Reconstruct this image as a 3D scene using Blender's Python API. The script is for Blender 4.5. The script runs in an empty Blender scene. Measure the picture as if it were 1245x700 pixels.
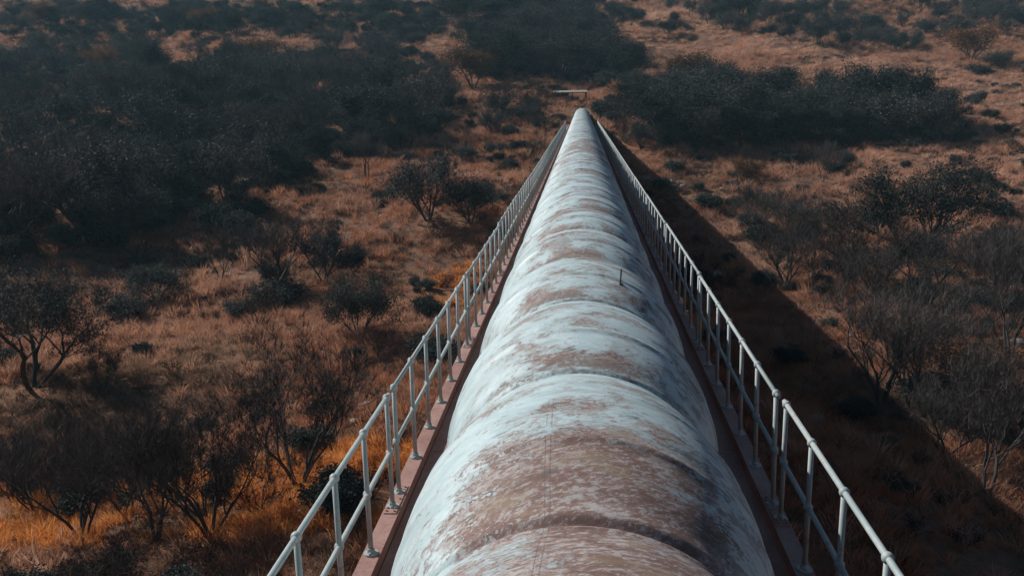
import bpy, bmesh, math, random
import numpy as np
from mathutils import Vector, Matrix

SC = bpy.context.scene
COL = SC.collection
PI = math.pi

# ------------------------------------------------------------------ camera
CAM_H = 14.7
F_PX, IMG_W, IMG_H = 1100.0, 1245.0, 700.0
VPX, VPY = 707.3, 117.5
u1, v1 = VPX - IMG_W / 2, VPY - IMG_H / 2
d1 = Vector((u1, -v1, -F_PX)).normalized()            # pipe direction seen by the camera
u2 = 112.0
v2 = -(F_PX ** 2 + u1 * u2) / v1
d2 = Vector((u2, -v2, -F_PX)).normalized()             # straight down seen by the camera
Yc = d1
Zc = -(d2 - d2.dot(d1) * d1).normalized()
Xc = Yc.cross(Zc).normalized()
ROT = Matrix((Xc, Yc, Zc))                             # rows: camera space -> world space
CAM_POS = Vector((0.02, 0.0, CAM_H))
cam_data = bpy.data.cameras.new('camera')
cam_data.sensor_width = 36.0
cam_data.lens = 36.0 * F_PX / IMG_W
cam_data.clip_start = 0.05
cam_data.clip_end = 3000
cam = bpy.data.objects.new('camera', cam_data)
COL.objects.link(cam)
cam.matrix_world = Matrix.Translation(CAM_POS) @ ROT.to_4x4()
SC.camera = cam

# ------------------------------------------------------------------ world, sun, exposure
SUN_DIR = Vector((-1.0, 0.50, 0.87)).normalized()      # towards the sun
sun_el = math.asin(SUN_DIR.z)
sun_az = math.atan2(SUN_DIR.x, SUN_DIR.y)
world = bpy.data.worlds.new('World')
SC.world = world
world.use_nodes = True
nt = world.node_tree
nt.nodes.clear()
sky = nt.nodes.new('ShaderNodeTexSky')
sky.sky_type = 'NISHITA'
sky.sun_disc = False
sky.sun_elevation = sun_el
sky.sun_rotation = sun_az
sky.altitude = 2500
sky.air_density = 0.65
sky.dust_density = 0.15
sky.ozone_density = 5.0
bg = nt.nodes.new('ShaderNodeBackground')
bg.inputs['Strength'].default_value = 0.05
wo = nt.nodes.new('ShaderNodeOutputWorld')
nt.links.new(sky.outputs[0], bg.inputs[0])
nt.links.new(bg.outputs[0], wo.inputs[0])
sl = bpy.data.lights.new('sun', 'SUN')
sl.energy = 5.0
sl.angle = math.radians(0.53)
sl.color = (1.0, 0.965, 0.915)
sun = bpy.data.objects.new('sun', sl)
COL.objects.link(sun)
sun.rotation_euler = SUN_DIR.to_track_quat('Z', 'Y').to_euler()
sun.location = (-60, 30, 90)
SC.view_settings.view_transform = 'Standard'
SC.view_settings.look = 'None'
SC.view_settings.exposure = 0.26
SC.view_settings.gamma = 1.0
SC.view_settings.use_curve_mapping = False
SC.render.engine = 'CYCLES'
SC.cycles.use_denoising = True
SC.cycles.max_bounces = 6
SC.cycles.diffuse_bounces = 3
SC.cycles.transparent_max_bounces = 8
SC.cycles.use_adaptive_sampling = True

# ------------------------------------------------------------------ node helpers
class NT:
    def __init__(self, name):
        self.m = bpy.data.materials.new(name)
        self.m.use_nodes = True
        self.t = self.m.node_tree
        self.t.nodes.clear()
        self.out = self.t.nodes.new('ShaderNodeOutputMaterial')
    def n(self, typ, **kw):
        nd = self.t.nodes.new(typ)
        for k, v in kw.items():
            setattr(nd, k, v)
        return nd
    def set(self, sock, v):
        if hasattr(v, 'is_output') or isinstance(v, bpy.types.NodeSocket):
            self.t.links.new(v, sock)
        elif v is not None:
            sock.default_value = v
    def math(self, op, a, b=None, c=None, clamp=False):
        nd = self.n('ShaderNodeMath', operation=op, use_clamp=clamp)
        self.set(nd.inputs[0], a)
        if b is not None: self.set(nd.inputs[1], b)
        if c is not None: self.set(nd.inputs[2], c)
        return nd.outputs[0]
    def add(self, a, b): return self.math('ADD', a, b)
    def mul(self, a, b): return self.math('MULTIPLY', a, b)
    def sub(self, a, b): return self.math('SUBTRACT', a, b)
    def xyz(self, v):
        nd = self.n('ShaderNodeSeparateXYZ'); self.set(nd.inputs[0], v); return nd.outputs
    def vec(self, x, y, z):
        nd = self.n('ShaderNodeCombineXYZ')
        for i, q in enumerate((x, y, z)): self.set(nd.inputs[i], q)
        return nd.outputs[0]
    def noise(self, v, scale, detail=4, rough=0.55, dist=0.0):
        nd = self.n('ShaderNodeTexNoise')
        self.set(nd.inputs['Vector'], v)
        nd.inputs['Scale'].default_value = scale
        nd.inputs['Detail'].default_value = detail
        nd.inputs['Roughness'].default_value = rough
        nd.inputs['Distortion'].default_value = dist
        return nd.outputs['Fac']
    def step(self, v, lo, hi, a=0.0, b=1.0):
        nd = self.n('ShaderNodeMapRange', interpolation_type='SMOOTHSTEP')
        self.set(nd.inputs[0], v)
        for i, q in enumerate((lo, hi, a, b)): self.set(nd.inputs[1 + i], q)
        return nd.outputs[0]
    def mix(self, f, a, b, blend='MIX'):
        nd = self.n('ShaderNodeMix', data_type='RGBA', blend_type=blend)
        self.set(nd.inputs[0], f)
        self.set(nd.inputs[6], a if not isinstance(a, tuple) else (*a, 1.0)[:4])
        self.set(nd.inputs[7], b if not isinstance(b, tuple) else (*b, 1.0)[:4])
        return nd.outputs[2]
    def ramp(self, f, stops):
        nd = self.n('ShaderNodeValToRGB')
        self.set(nd.inputs[0], f)
        els = nd.color_ramp.elements
        while len(els) < len(stops): els.new(0.5)
        for e, (p, c) in zip(els, stops):
            e.position = p; e.color = (*c, 1.0)
        return nd.outputs[0]
    def pos(self):
        return self.n('ShaderNodeNewGeometry').outputs['Position']
    def bsdf(self, color, rough=0.6, metal=0.0, bump=None, bump_s=0.3, bump_d=0.02, spec=0.5, trans=None):
        p = self.n('ShaderNodeBsdfPrincipled')
        self.set(p.inputs['Base Color'], color if not isinstance(color, tuple) else (*color, 1.0)[:4])
        self.set(p.inputs['Roughness'], rough)
        self.set(p.inputs['Metallic'], metal)
        self.set(p.inputs['Specular IOR Level'], spec)
        if bump is not None:
            b = self.n('ShaderNodeBump')
            b.inputs['Strength'].default_value = bump_s
            b.inputs['Distance'].default_value = bump_d
            self.set(b.inputs['Height'], bump)
            self.t.links.new(b.outputs[0], p.inputs['Normal'])
        sh = p.outputs[0]
        if trans is not None:
            tr = self.n('ShaderNodeBsdfTranslucent')
            self.set(tr.inputs[0], color if not isinstance(color, tuple) else (*color, 1.0)[:4])
            mx = self.n('ShaderNodeMixShader')
            mx.inputs[0].default_value = trans
            self.t.links.new(sh, mx.inputs[1]); self.t.links.new(tr.outputs[0], mx.inputs[2])
            sh = mx.outputs[0]
        self.t.links.new(sh, self.out.inputs[0])
        return self.m

R_PIPE, H_PIPE = 0.878, 2.73
ZAX = CAM_H - H_PIPE                                   # pipe axis height
BEAD = 2.2
AMP = 0.175
BEAD0 = 5.88                                           # a waist between two barrels of the pipe
Z_FLANGE = CAM_H - 3.675
Z_DECK = CAM_H - 3.80

# ------------------------------------------------------------------ materials
def mat_ground():
    k = NT('dry_ground')
    p = k.pos()
    big = k.noise(p, 0.035, 3, 0.55)
    mid = k.noise(p, 0.22, 4, 0.6, 0.5)
    fine = k.noise(p, 2.2, 5, 0.7)
    vf = k.noise(p, 9.0, 3, 0.7)
    c1 = k.ramp(k.add(k.mul(mid, 0.6), k.mul(fine, 0.4)),
                [(0.30, (0.10, 0.058, 0.038)), (0.45, (0.22, 0.108, 0.062)),
                 (0.55, (0.31, 0.15, 0.083)), (0.70, (0.40, 0.23, 0.15))])
    c2 = k.ramp(fine, [(0.3, (0.10, 0.062, 0.047)), (0.55, (0.22, 0.128, 0.092)), (0.75, (0.34, 0.215, 0.16))])
    c = k.mix(k.step(big, 0.42, 0.62), c1, c2)
    c = k.mix(k.step(vf, 0.35, 0.7, 0.45, 0.0), c, (0.045, 0.032, 0.026))
    return k.bsdf(c, 0.95, bump=k.add(fine, k.mul(vf, 0.5)), bump_s=0.8, bump_d=0.12, spec=0.1)

def mat_grass(name, stops, patch):
    k = NT(name)
    p = k.pos()
    r = k.n('ShaderNodeObjectInfo').outputs['Random']
    mid = k.noise(p, 0.10, 3, 0.6, 0.4)
    small = k.noise(p, 0.6, 2, 0.6)
    f = k.add(k.mul(r, 0.40), k.add(k.mul(mid, 0.55), k.mul(small, 0.25)))
    c = k.ramp(f, stops)
    big = k.noise(k.n('ShaderNodeVectorMath', operation='ADD').outputs[0] if False else p, 0.05, 2, 0.5)
    c = k.mix(k.step(big, 0.50, 0.64, 0.0, 0.75), c, patch)
    return k.bsdf(c, 0.85, spec=0.1, trans=0.45)

def mat_leaf(name, a, b, trans=0.12):
    k = NT(name)
    r = k.n('ShaderNodeObjectInfo').outputs['Random']
    nz = k.noise(k.pos(), 0.9, 4, 0.7)
    f = k.add(k.mul(r, 0.45), k.mul(nz, 0.55))
    c = k.ramp(f, [(0.25, a), (0.75, b)])
    return k.bsdf(c, 0.85, spec=0.08, trans=trans)

def mat_bark(name, a, b):
    k = NT(name)
    r = k.n('ShaderNodeObjectInfo').outputs['Random']
    nz = k.noise(k.pos(), 5.0, 4, 0.65)
    c = k.ramp(k.add(k.mul(r, 0.35), k.mul(nz, 0.65)), [(0.25, a), (0.75, b)])
    return k.bsdf(c, 0.85, spec=0.2)

def mat_galv():
    k = NT('galvanised_paint')
    p = k.pos()
    a = k.noise(p, 6, 4, 0.65)
    b = k.noise(p, 45, 3, 0.7)
    rust = k.step(k.add(k.mul(a, 0.6), k.mul(b, 0.4)), 0.53, 0.63)
    c = k.mix(k.step(a, 0.3, 0.7), (0.27, 0.33, 0.33), (0.40, 0.44, 0.44))
    c = k.mix(k.mul(rust, 0.7), c, (0.24, 0.17, 0.14))
    return k.bsdf(c, k.add(0.45, k.mul(b, 0.25)), 0.0, bump=b, bump_s=0.2, bump_d=0.003)

def mat_primer():
    k = NT('red_oxide_steel')
    p = k.pos()
    x, y, z = k.xyz(p)
    a = k.noise(k.vec(x, k.mul(y, 0.5), z), 2.5, 5, 0.65)
    b = k.noise(p, 25, 4, 0.7)
    c = k.ramp(k.add(k.mul(a, 0.65), k.mul(b, 0.35)),
               [(0.3, (0.17, 0.085, 0.07)), (0.5, (0.30, 0.165, 0.14)), (0.68, (0.40, 0.27, 0.24))])
    dirt = k.step(k.noise(p, 9, 5, 0.75), 0.60, 0.70)
    c = k.mix(k.mul(dirt, 0.7), c, (0.09, 0.055, 0.045))
    return k.bsdf(c, 0.62, bump=b, bump_s=0.25, bump_d=0.004, spec=0.35)

def mat_pipe():
    k = NT('peeling_white_paint')
    x, y, z = k.xyz(k.pos())
    th = k.math('ARCTAN2', x, k.sub(z, ZAX))                      # 0 on the crown, positive to the right
    arc = k.mul(th, 0.98)
    sec = k.math('FRACT', k.add(k.mul(k.sub(y, BEAD0), 1 / BEAD), 40.0))
    belly = k.math('SINE', k.mul(sec, PI))
    # brush-like streaks around the pipe
    s1 = k.noise(k.vec(k.mul(arc, 1.0), k.mul(y, 1.5), 0.0), 1.7, 7, 0.66, 0.5)
    s2 = k.noise(k.vec(k.mul(arc, 2.6), k.mul(y, 4.2), 3.0), 1.6, 7, 0.72, 0.8)
    s3 = k.noise(k.vec(k.add(k.mul(arc, 9.0), k.mul(y, 3.0)), k.add(k.mul(y, 19.0), k.mul(arc, -7.0)), 7.0), 1.7, 8, 0.82, 0.35)
    blot = k.noise(k.vec(k.mul(arc, 0.9), k.add(y, k.mul(arc, -0.35)), 11.0), 1.25, 6, 0.62, 0.5)
    athx = k.math('ABSOLUTE', k.sub(th, 0.06))
    crown = k.step(athx, 0.30, 1.05, 1.0, 0.0)
    near = k.step(k.add(y, k.mul(k.sub(s1, 0.5), 0.9)), 4.30, 4.62, 1.0, 0.0)
    near2 = k.step(y, 6.0, 17.0, 1.0, 0.0)
    midpatch = k.mul(k.step(y, 24.0, 29.0), k.step(y, 33.0, 40.0, 1.0, 0.0))
    m = k.add(k.add(k.mul(s1, 0.42), k.mul(s2, 0.28)), k.add(k.mul(s3, 0.38), k.mul(blot, 0.32)))
    m = k.add(m, k.mul(crown, 0.04))
    m = k.add(m, k.mul(k.mul(near, crown), 0.125))
    m = k.add(m, k.add(k.mul(near2, 0.004), k.mul(midpatch, 0.05)))
    m = k.sub(m, 0.069)
    # bare bands just beyond each waist, broken along the arc
    band = k.mul(k.step(k.math('ABSOLUTE', k.sub(sec, 0.09)), 0.0, 0.10, 1.0, 0.0), k.step(athx, 0.55, 0.95, 1.0, 0.0))
    band2 = k.mul(k.step(k.math('ABSOLUTE', k.sub(sec, 0.52)), 0.0, 0.07, 1.0, 0.0), k.step(athx, 0.35, 0.9, 1.0, 0.0))
    m = k.add(m, k.mul(k.add(band, k.mul(band2, 0.8)), 0.052))
    m = k.sub(m, k.mul(k.step(k.math('ABSOLUTE', k.sub(sec, 0.90)), 0.0, 0.09, 1.0, 0.0), k.mul(0.09, k.step(y, 3.9, 4.6))))
    peel = k.step(m, 0.724, 0.742)
    thin = k.step(m, 0.655, 0.735)
    fl = k.n('ShaderNodeTexVoronoi'); fl.inputs['Scale'].default_value = 16.0
    k.set(fl.inputs['Vector'], k.vec(k.add(arc, k.mul(s3, 0.10)), k.add(k.mul(y, 1.5), k.mul(s2, 0.25)), 0.0))
    fl2 = k.n('ShaderNodeTexVoronoi'); fl2.inputs['Scale'].default_value = 46.0
    k.set(fl2.inputs['Vector'], k.vec(k.add(arc, k.mul(s3, 0.05)), k.add(k.mul(y, 1.6), k.mul(s2, 0.12)), 4.0))
    cell = k.xyz(fl.outputs['Color'])[0]; cell2 = k.xyz(fl2.outputs['Color'])[0]
    m = k.add(m, k.add(k.mul(k.sub(cell, 0.5), 0.055), k.mul(k.sub(cell2, 0.5), 0.075)))
    peel = k.step(m, 0.728, 0.735)
    # colours
    white = k.mix(k.step(s2, 0.35, 0.65), (0.375, 0.485, 0.505), (0.52, 0.62, 0.635))
    white = k.mix(k.mul(k.step(blot, 0.42, 0.7), 0.55), white, (0.32, 0.39, 0.405))
    prim = k.ramp(k.add(k.mul(s3, 0.5), k.mul(s2, 0.5)),
                  [(0.36, (0.105, 0.062, 0.050)), (0.49, (0.200, 0.124, 0.104)), (0.60, (0.30, 0.225, 0.205))])
    c = k.mix(k.mul(thin, 0.6), white, (0.23, 0.19, 0.185))
    c = k.mix(peel, c, prim)
    # flecks of paint left inside the bare patches
    fleck = k.step(k.add(s3, k.mul(k.sub(s2, 0.5), 0.35)), 0.50, 0.57)
    c = k.mix(k.mul(k.mul(fleck, peel), 0.62), c, (0.42, 0.425, 0.42))
    # dark mould streaks, mostly on the right flank and in the dips
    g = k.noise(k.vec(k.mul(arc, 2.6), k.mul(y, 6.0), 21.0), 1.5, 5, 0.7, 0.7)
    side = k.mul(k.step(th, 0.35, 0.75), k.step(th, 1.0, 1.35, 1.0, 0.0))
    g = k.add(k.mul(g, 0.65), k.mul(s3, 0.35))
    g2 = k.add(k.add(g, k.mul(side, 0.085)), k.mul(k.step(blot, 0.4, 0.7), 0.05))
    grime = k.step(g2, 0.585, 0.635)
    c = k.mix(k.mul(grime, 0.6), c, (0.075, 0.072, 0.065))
    # rain streak arcs of dirt beside each waist
    ring = k.mul(k.step(k.math('ABSOLUTE', k.sub(sec, 0.055)), 0.0, 0.03, 1.0, 0.0), k.step(s1, 0.38, 0.55))
    ring2 = k.mul(k.step(k.math('ABSOLUTE', k.sub(sec, 0.70)), 0.0, 0.035, 1.0, 0.0), k.step(s1, 0.46, 0.6))
    c = k.mix(k.mul(k.mul(k.add(ring, ring2), k.step(y, 4.5, 5.5)), 0.45), c, (0.17, 0.125, 0.105))
    # darker grey-brown in the dips between the barrels, broken along the arc
    dip = k.mul(k.step(k.math('ABSOLUTE', k.sub(sec, k.add(0.03, k.mul(k.sub(s1, 0.5), 0.16)))), 0.02, 0.085, 1.0, 0.0), k.step(y, 4.5, 6.5))
    dip = k.mul(dip, k.step(k.add(k.mul(s2, 0.5), k.mul(s3, 0.5)), 0.43, 0.56))
    c = k.mix(k.mul(dip, 0.62), c, (0.105, 0.090, 0.080))
    mid2 = k.mul(k.step(k.math('ABSOLUTE', k.sub(sec, k.add(0.36, k.mul(k.sub(s1, 0.5), 0.25)))), 0.0, 0.05, 1.0, 0.0), k.step(y, 5.5, 7.5))
    mid2 = k.mul(mid2, k.step(k.add(k.mul(s2, 0.6), k.mul(s3, 0.4)), 0.46, 0.57))
    c = k.mix(k.mul(mid2, 0.55), c, (0.16, 0.120, 0.105))
    run = k.noise(k.vec(k.mul(arc, 0.8), k.mul(y, 16.0), 41.0), 1.3, 4, 0.6, 0.2)
    runs = k.mul(k.step(run, 0.60, 0.68), k.mul(k.step(athx, 0.45, 0.7), k.step(blot, 0.40, 0.58)))
    c = k.mix(k.mul(runs, 0.42), c, (0.20, 0.125, 0.09))
    ochre = k.mul(k.step(k.noise(k.vec(arc, k.mul(y, 2.5), 31.0), 1.8, 4, 0.6, 0.5), 0.58, 0.68), crown)
    c = k.mix(k.mul(ochre, 0.5), c, (0.26, 0.20, 0.13))
    # two straight scratched lines along the crown
    l1 = k.math('ABSOLUTE', k.sub(k.math('ABSOLUTE', k.add(th, 0.155)), 0.013))
    ln = k.mul(k.step(l1, 0.0015, 0.004, 1.0, 0.0), k.mul(k.step(s2, 0.40, 0.5), k.step(y, 4.9, 5.0, 1.0, 0.0)))
    c = k.mix(k.mul(ln, 0.5), c, (0.085, 0.055, 0.047))
    hgt = k.add(k.mul(peel, -0.8), k.add(k.mul(s3, 0.35), k.mul(s1, 0.5)))
    return k.bsdf(c, k.add(0.5, k.mul(peel, 0.25)), bump=hgt, bump_s=0.55, bump_d=0.010, spec=0.35)

def mat_concrete():
    k = NT('weathered_concrete')
    p = k.pos()
    a = k.noise(p, 1.2, 5, 0.65)
    b = k.noise(p, 14, 4, 0.7)
    c = k.ramp(k.add(k.mul(a, 0.6), k.mul(b, 0.4)), [(0.3, (0.17, 0.145, 0.12)), (0.7, (0.36, 0.32, 0.28))])
    return k.bsdf(c, 0.9, bump=b, bump_s=0.4, bump_d=0.01, spec=0.2)

def mat_plain(name, c, rough=0.7, metal=0.0):
    k = NT(name)
    nz = k.noise(k.pos(), 12, 4, 0.7)
    cc = k.mix(k.step(nz, 0.35, 0.7), tuple(q * 0.65 for q in c), c)
    return k.bsdf(cc, rough, metal)

M = dict(
    ground=mat_ground(),
    grass_a=mat_grass('rust_grass', [(0.30, (0.18, 0.078, 0.046)), (0.55, (0.42, 0.175, 0.092)), (0.80, (0.54, 0.275, 0.165))], (0.46, 0.28, 0.19)),
    grass_b=mat_grass('straw_grass', [(0.30, (0.21, 0.115, 0.085)), (0.55, (0.44, 0.235, 0.155)), (0.85, (0.58, 0.37, 0.26))], (0.54, 0.28, 0.17)),
    grass_d=mat_grass('orange_grass', [(0.30, (0.34, 0.125, 0.035)), (0.55, (0.64, 0.25, 0.065)), (0.80, (0.72, 0.34, 0.11))], (0.64, 0.28, 0.085)),
    grass_e=mat_grass('pale_grass', [(0.30, (0.36, 0.19, 0.125)), (0.55, (0.60, 0.34, 0.23)), (0.80, (0.70, 0.46, 0.33))], (0.62, 0.36, 0.25)),
    grass_c=mat_grass('brown_grass', [(0.30, (0.08, 0.058, 0.048)), (0.60, (0.18, 0.115, 0.08)), (0.85, (0.30, 0.18, 0.12))], (0.28, 0.17, 0.11)),
    leaf=mat_leaf('dark_leaves', (0.022, 0.031, 0.030), (0.085, 0.092, 0.085)),
    leaf_grey=mat_leaf('grey_leaves', (0.062, 0.070, 0.070), (0.145, 0.146, 0.140)),
    leaf_rust=mat_leaf('rust_leaves', (0.10, 0.050, 0.024), (0.20, 0.095, 0.045), 0.25),
    leaf_green=mat_leaf('olive_leaves', (0.045, 0.055, 0.022), (0.085, 0.09, 0.04), 0.2),
    bark=mat_bark('grey_bark', (0.030, 0.027, 0.026), (0.090, 0.080, 0.076)),
    twig=mat_bark('grey_twigs', (0.038, 0.034, 0.033), (0.125, 0.106, 0.098)),
    twig_red=mat_bark('reddish_twigs', (0.034, 0.022, 0.019), (0.095, 0.056, 0.045)),
    galv=mat_galv(), primer=mat_primer(), pipe=mat_pipe(), concrete=mat_concrete(),
    steel=mat_plain('dark_steel', (0.10, 0.09, 0.085), 0.6, 0.3),
    dark=mat_plain('dark_void', (0.03, 0.028, 0.026), 0.9),
    stone=mat_plain('pale_stone', (0.34, 0.30, 0.27), 0.9),
)

# ------------------------------------------------------------------ object helpers
def link(o, parent=None):
    COL.objects.link(o)
    if parent is not None: o.parent = parent
    return o
def tag(o, label=None, cat=None, group=None, kind=None):
    if label: o['label'] = label
    if cat: o['category'] = cat
    if group: o['group'] = group
    if kind: o['kind'] = kind
    return o
def empty(name, loc=(0, 0, 0), rz=0.0):
    o = bpy.data.objects.new(name, None)
    o.empty_display_size = 0.3
    o.location = loc; o.rotation_euler = (0, 0, rz)
    return link(o)
def mesh_from(name, v, f, mat, smooth=False):
    me = bpy.data.meshes.new(name)
    me.from_pydata([tuple(q) for q in v], [], f)
    me.materials.append(mat)
    if smooth:
        me.polygons.foreach_set('use_smooth', [True] * len(me.polygons))
    me.update()
    return me
def obj(name, me, parent=None, loc=(0, 0, 0)):
    o = bpy.data.objects.new(name, me)
    o.location = loc
    return link(o, parent)
ORD = ['first', 'second', 'third', 'fourth', 'fifth', 'sixth', 'seventh', 'eighth', 'ninth', 'tenth', 'eleventh', 'twelfth',
       'thirteenth', 'fourteenth', 'fifteenth', 'sixteenth', 'seventeenth', 'eighteenth', 'nineteenth', 'twentieth',
       'twenty-first', 'twenty-second', 'twenty-third', 'twenty-fourth', 'twenty-fifth', 'twenty-sixth', 'twenty-seventh',
       'twenty-eighth', 'twenty-ninth', 'thirtieth']

class MB:
    """collects tubes, boxes and quads into one mesh"""
    def __init__(self): self.v = []; self.f = []
    def tube(self, pts, rad, n=5, cap=True):
        base = len(self.v)
        pts = [Vector(p) for p in pts]
        up = Vector((0.31, 0.17, 0.93))
        for i, p in enumerate(pts):
            t = (pts[min(i + 1, len(pts) - 1)] - pts[max(i - 1, 0)])
            t = t.normalized() if t.length > 1e-9 else Vector((0, 0, 1))
            a = t.cross(up)
            if a.length < 0.05: a = t.cross(Vector((1, 0, 0)))
            a.normalize(); b = t.cross(a)
            for j in range(n):
                an = 2 * PI * j / n
                self.v.append(p + (a * math.cos(an) + b * math.sin(an)) * rad[i])
        for i in range(len(pts) - 1):
            for j in range(n):
                k0 = base + i * n + j; k1 = base + i * n + (j + 1) % n
                self.f.append((k0, k1, k1 + n, k0 + n))
        if cap:
            self.f.append(tuple(base + j for j in reversed(range(n))))
            e = base + (len(pts) - 1) * n
            self.f.append(tuple(e + j for j in range(n)))
    def box(self, x0, x1, y0, y1, z0, z1):
        b = len(self.v)
        for z in (z0, z1):
            for x, y in ((x0, y0), (x1, y0), (x1, y1), (x0, y1)):
                self.v.append(Vector((x, y, z)))
        for q in ((0, 3, 2, 1), (4, 5, 6, 7), (0, 1, 5, 4), (1, 2, 6, 5), (2, 3, 7, 6), (3, 0, 4, 7)):
            self.f.append(tuple(b + i for i in q))
    def ball(self, c, r, nu=10, nv=6, sz=1.0):
        b = len(self.v); c = Vector(c)
        self.v.append(c + Vector((0, 0, r * sz)))
        for i in range(1, nv):
            ph = PI * i / nv
            for j in range(nu):
                a = 2 * PI * j / nu
                self.v.append(c + Vector((r * math.sin(ph) * math.cos(a), r * math.sin(ph) * math.sin(a), r * sz * math.cos(ph))))
        self.v.append(c - Vector((0, 0, r * sz)))
        for j in range(nu):
            self.f.append((b, b + 1 + j, b + 1 + (j + 1) % nu))
        for i in range(nv - 2):
            for j in range(nu):
                k0 = b + 1 + i * nu + j; k1 = b + 1 + i * nu + (j + 1) % nu
                self.f.append((k0, k0 + nu, k1 + nu, k1))
        e = len(self.v) - 1
        for j in range(nu):
            self.f.append((e, e - nu + (j + 1) % nu, e - nu + j))
    def quad(self, p, a, b):
        k = len(self.v)
        self.v += [p - a - b, p + a - b, p + a + b, p - a + b]
        self.f.append((k, k + 1, k + 2, k + 3))
    def tri(self, p, q, r):
        k = len(self.v); self.v += [p, q, r]; self.f.append((k, k + 1, k + 2))
    def mesh(self, name, mat, smooth=False): return mesh_from(name, self.v, self.f, mat, smooth)

# ------------------------------------------------------------------ terrain
PY = np.array([-400, -60, -30, -14, -5, 5, 45, 60, 80, 105, 118, 126, 132, 145, 160, 200, 300, 400, 700, 1000], float)
PZ = np.array([110, 24, 16, 9.0, 3, 0, 0.2, 1.0, 3.0, 6.6, 9.3, 10.9, 12.6, 13.6, 15.2, 22.5, 48, 80, 175, 240], float)
_ys = np.arange(-400, 1001, 1.0)
_zs = np.interp(_ys, PY, PZ)
_ker = np.exp(-0.5 * (np.arange(-15, 16) / 4.0) ** 2); _ker /= _ker.sum()
_zs = np.convolve(np.pad(_zs, 15, mode='edge'), _ker, mode='valid')
_rng = np.random.default_rng(5)
_waves = []
for wl, am in ((60, 0.9), (34, 0.5), (17, 0.28), (8, 0.13), (4, 0.07), (2.2, 0.035)):
    for _ in range(4):
        a = _rng.uniform(0, 2 * PI)
        _waves.append((2 * PI / wl * math.cos(a), 2 * PI / wl * math.sin(a), _rng.uniform(0, 2 * PI), am / 2))
def ground_z(x, y):
    x = np.asarray(x, float); y = np.asarray(y, float)
    z = np.interp(y, _ys, _zs)
    w = 0
    for kx, ky, ph, am in _waves:
        w = w + am * np.sin(kx * x + ky * y + ph)
    # keep the pipe's line clear near its far end
    damp = np.clip(np.abs(x) / 8.0, 0.15, 1.0)
    far = np.clip((y - 150) / 150, 0, 1)
    w = w * (damp + far * (1 - damp)) * (1 + 2.2 * far)
    # the right-hand slope climbs a little later, behind a broad grassy terrace
    return z + w
def ray(px, py):
    """world direction through a photograph pixel"""
    d = Vector((px - IMG_W / 2, -(py - IMG_H / 2), -F_PX))
    return (ROT @ d).normalized()
def on_ground(px, py):
    d = ray(px, py)
    t = np.concatenate([np.arange(5, 200, 0.25), np.arange(200, 700, 1.0)])
    x = CAM_POS.x + d.x * t; y = CAM_POS.y + d.y * t; z = CAM_POS.z + d.z * t
    hit = np.nonzero(z < ground_z(x, y))[0]
    if len(hit) == 0: return None
    i = hit[0]
    return float(x[i]), float(y[i]), float(ground_z(x[i], y[i]))
_i = ROT.transposed()
def to_px(p):
    q = _i @ (Vector(p) - CAM_POS)
    if q.z > -0.1: return None
    return IMG_W / 2 + F_PX * q.x / -q.z, IMG_H / 2 - F_PX * q.y / -q.z

def axis_samples(lo, hi, fine_lo, fine_hi, step, grow=1.06):
    a = list(np.arange(fine_lo, fine_hi + 1e-6, step))
    s, q = step, fine_hi
    while q < hi: s *= grow; q += s; a.append(q)
    s, q, b = step, fine_lo, []
    while q > lo: s *= grow; q -= s; b.append(q)
    return np.array(b[::-1] + a)
gx = axis_samples(-900, 900, -80, 80, 0.8)
gy = axis_samples(-390, 990, 15, 170, 0.8)
X, Y = np.meshgrid(gx, gy)
Z = ground_z(X, Y)
nx, ny = len(gx), len(gy)
V = np.stack([X.ravel(), Y.ravel(), Z.ravel()], 1)
idx = np.arange(nx * ny).reshape(ny, nx)
Fq = np.stack([idx[:-1, :-1].ravel(), idx[:-1, 1:].ravel(), idx[1:, 1:].ravel(), idx[1:, :-1].ravel()], 1)
gm = bpy.data.meshes.new('ground')
gm.vertices.add(len(V)); gm.vertices.foreach_set('co', V.astype(np.float32).ravel())
gm.loops.add(Fq.size); gm.loops.foreach_set('vertex_index', Fq.astype(np.int32).ravel())
gm.polygons.add(len(Fq)); gm.polygons.foreach_set('loop_start', (np.arange(len(Fq)) * 4).astype(np.int32))
gm.polygons.foreach_set('use_smooth', np.ones(len(Fq), bool))
gm.update(calc_edges=True)
gm.materials.append(M['ground'])
ground = obj('ground', gm)
tag(ground, kind='structure')

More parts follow.
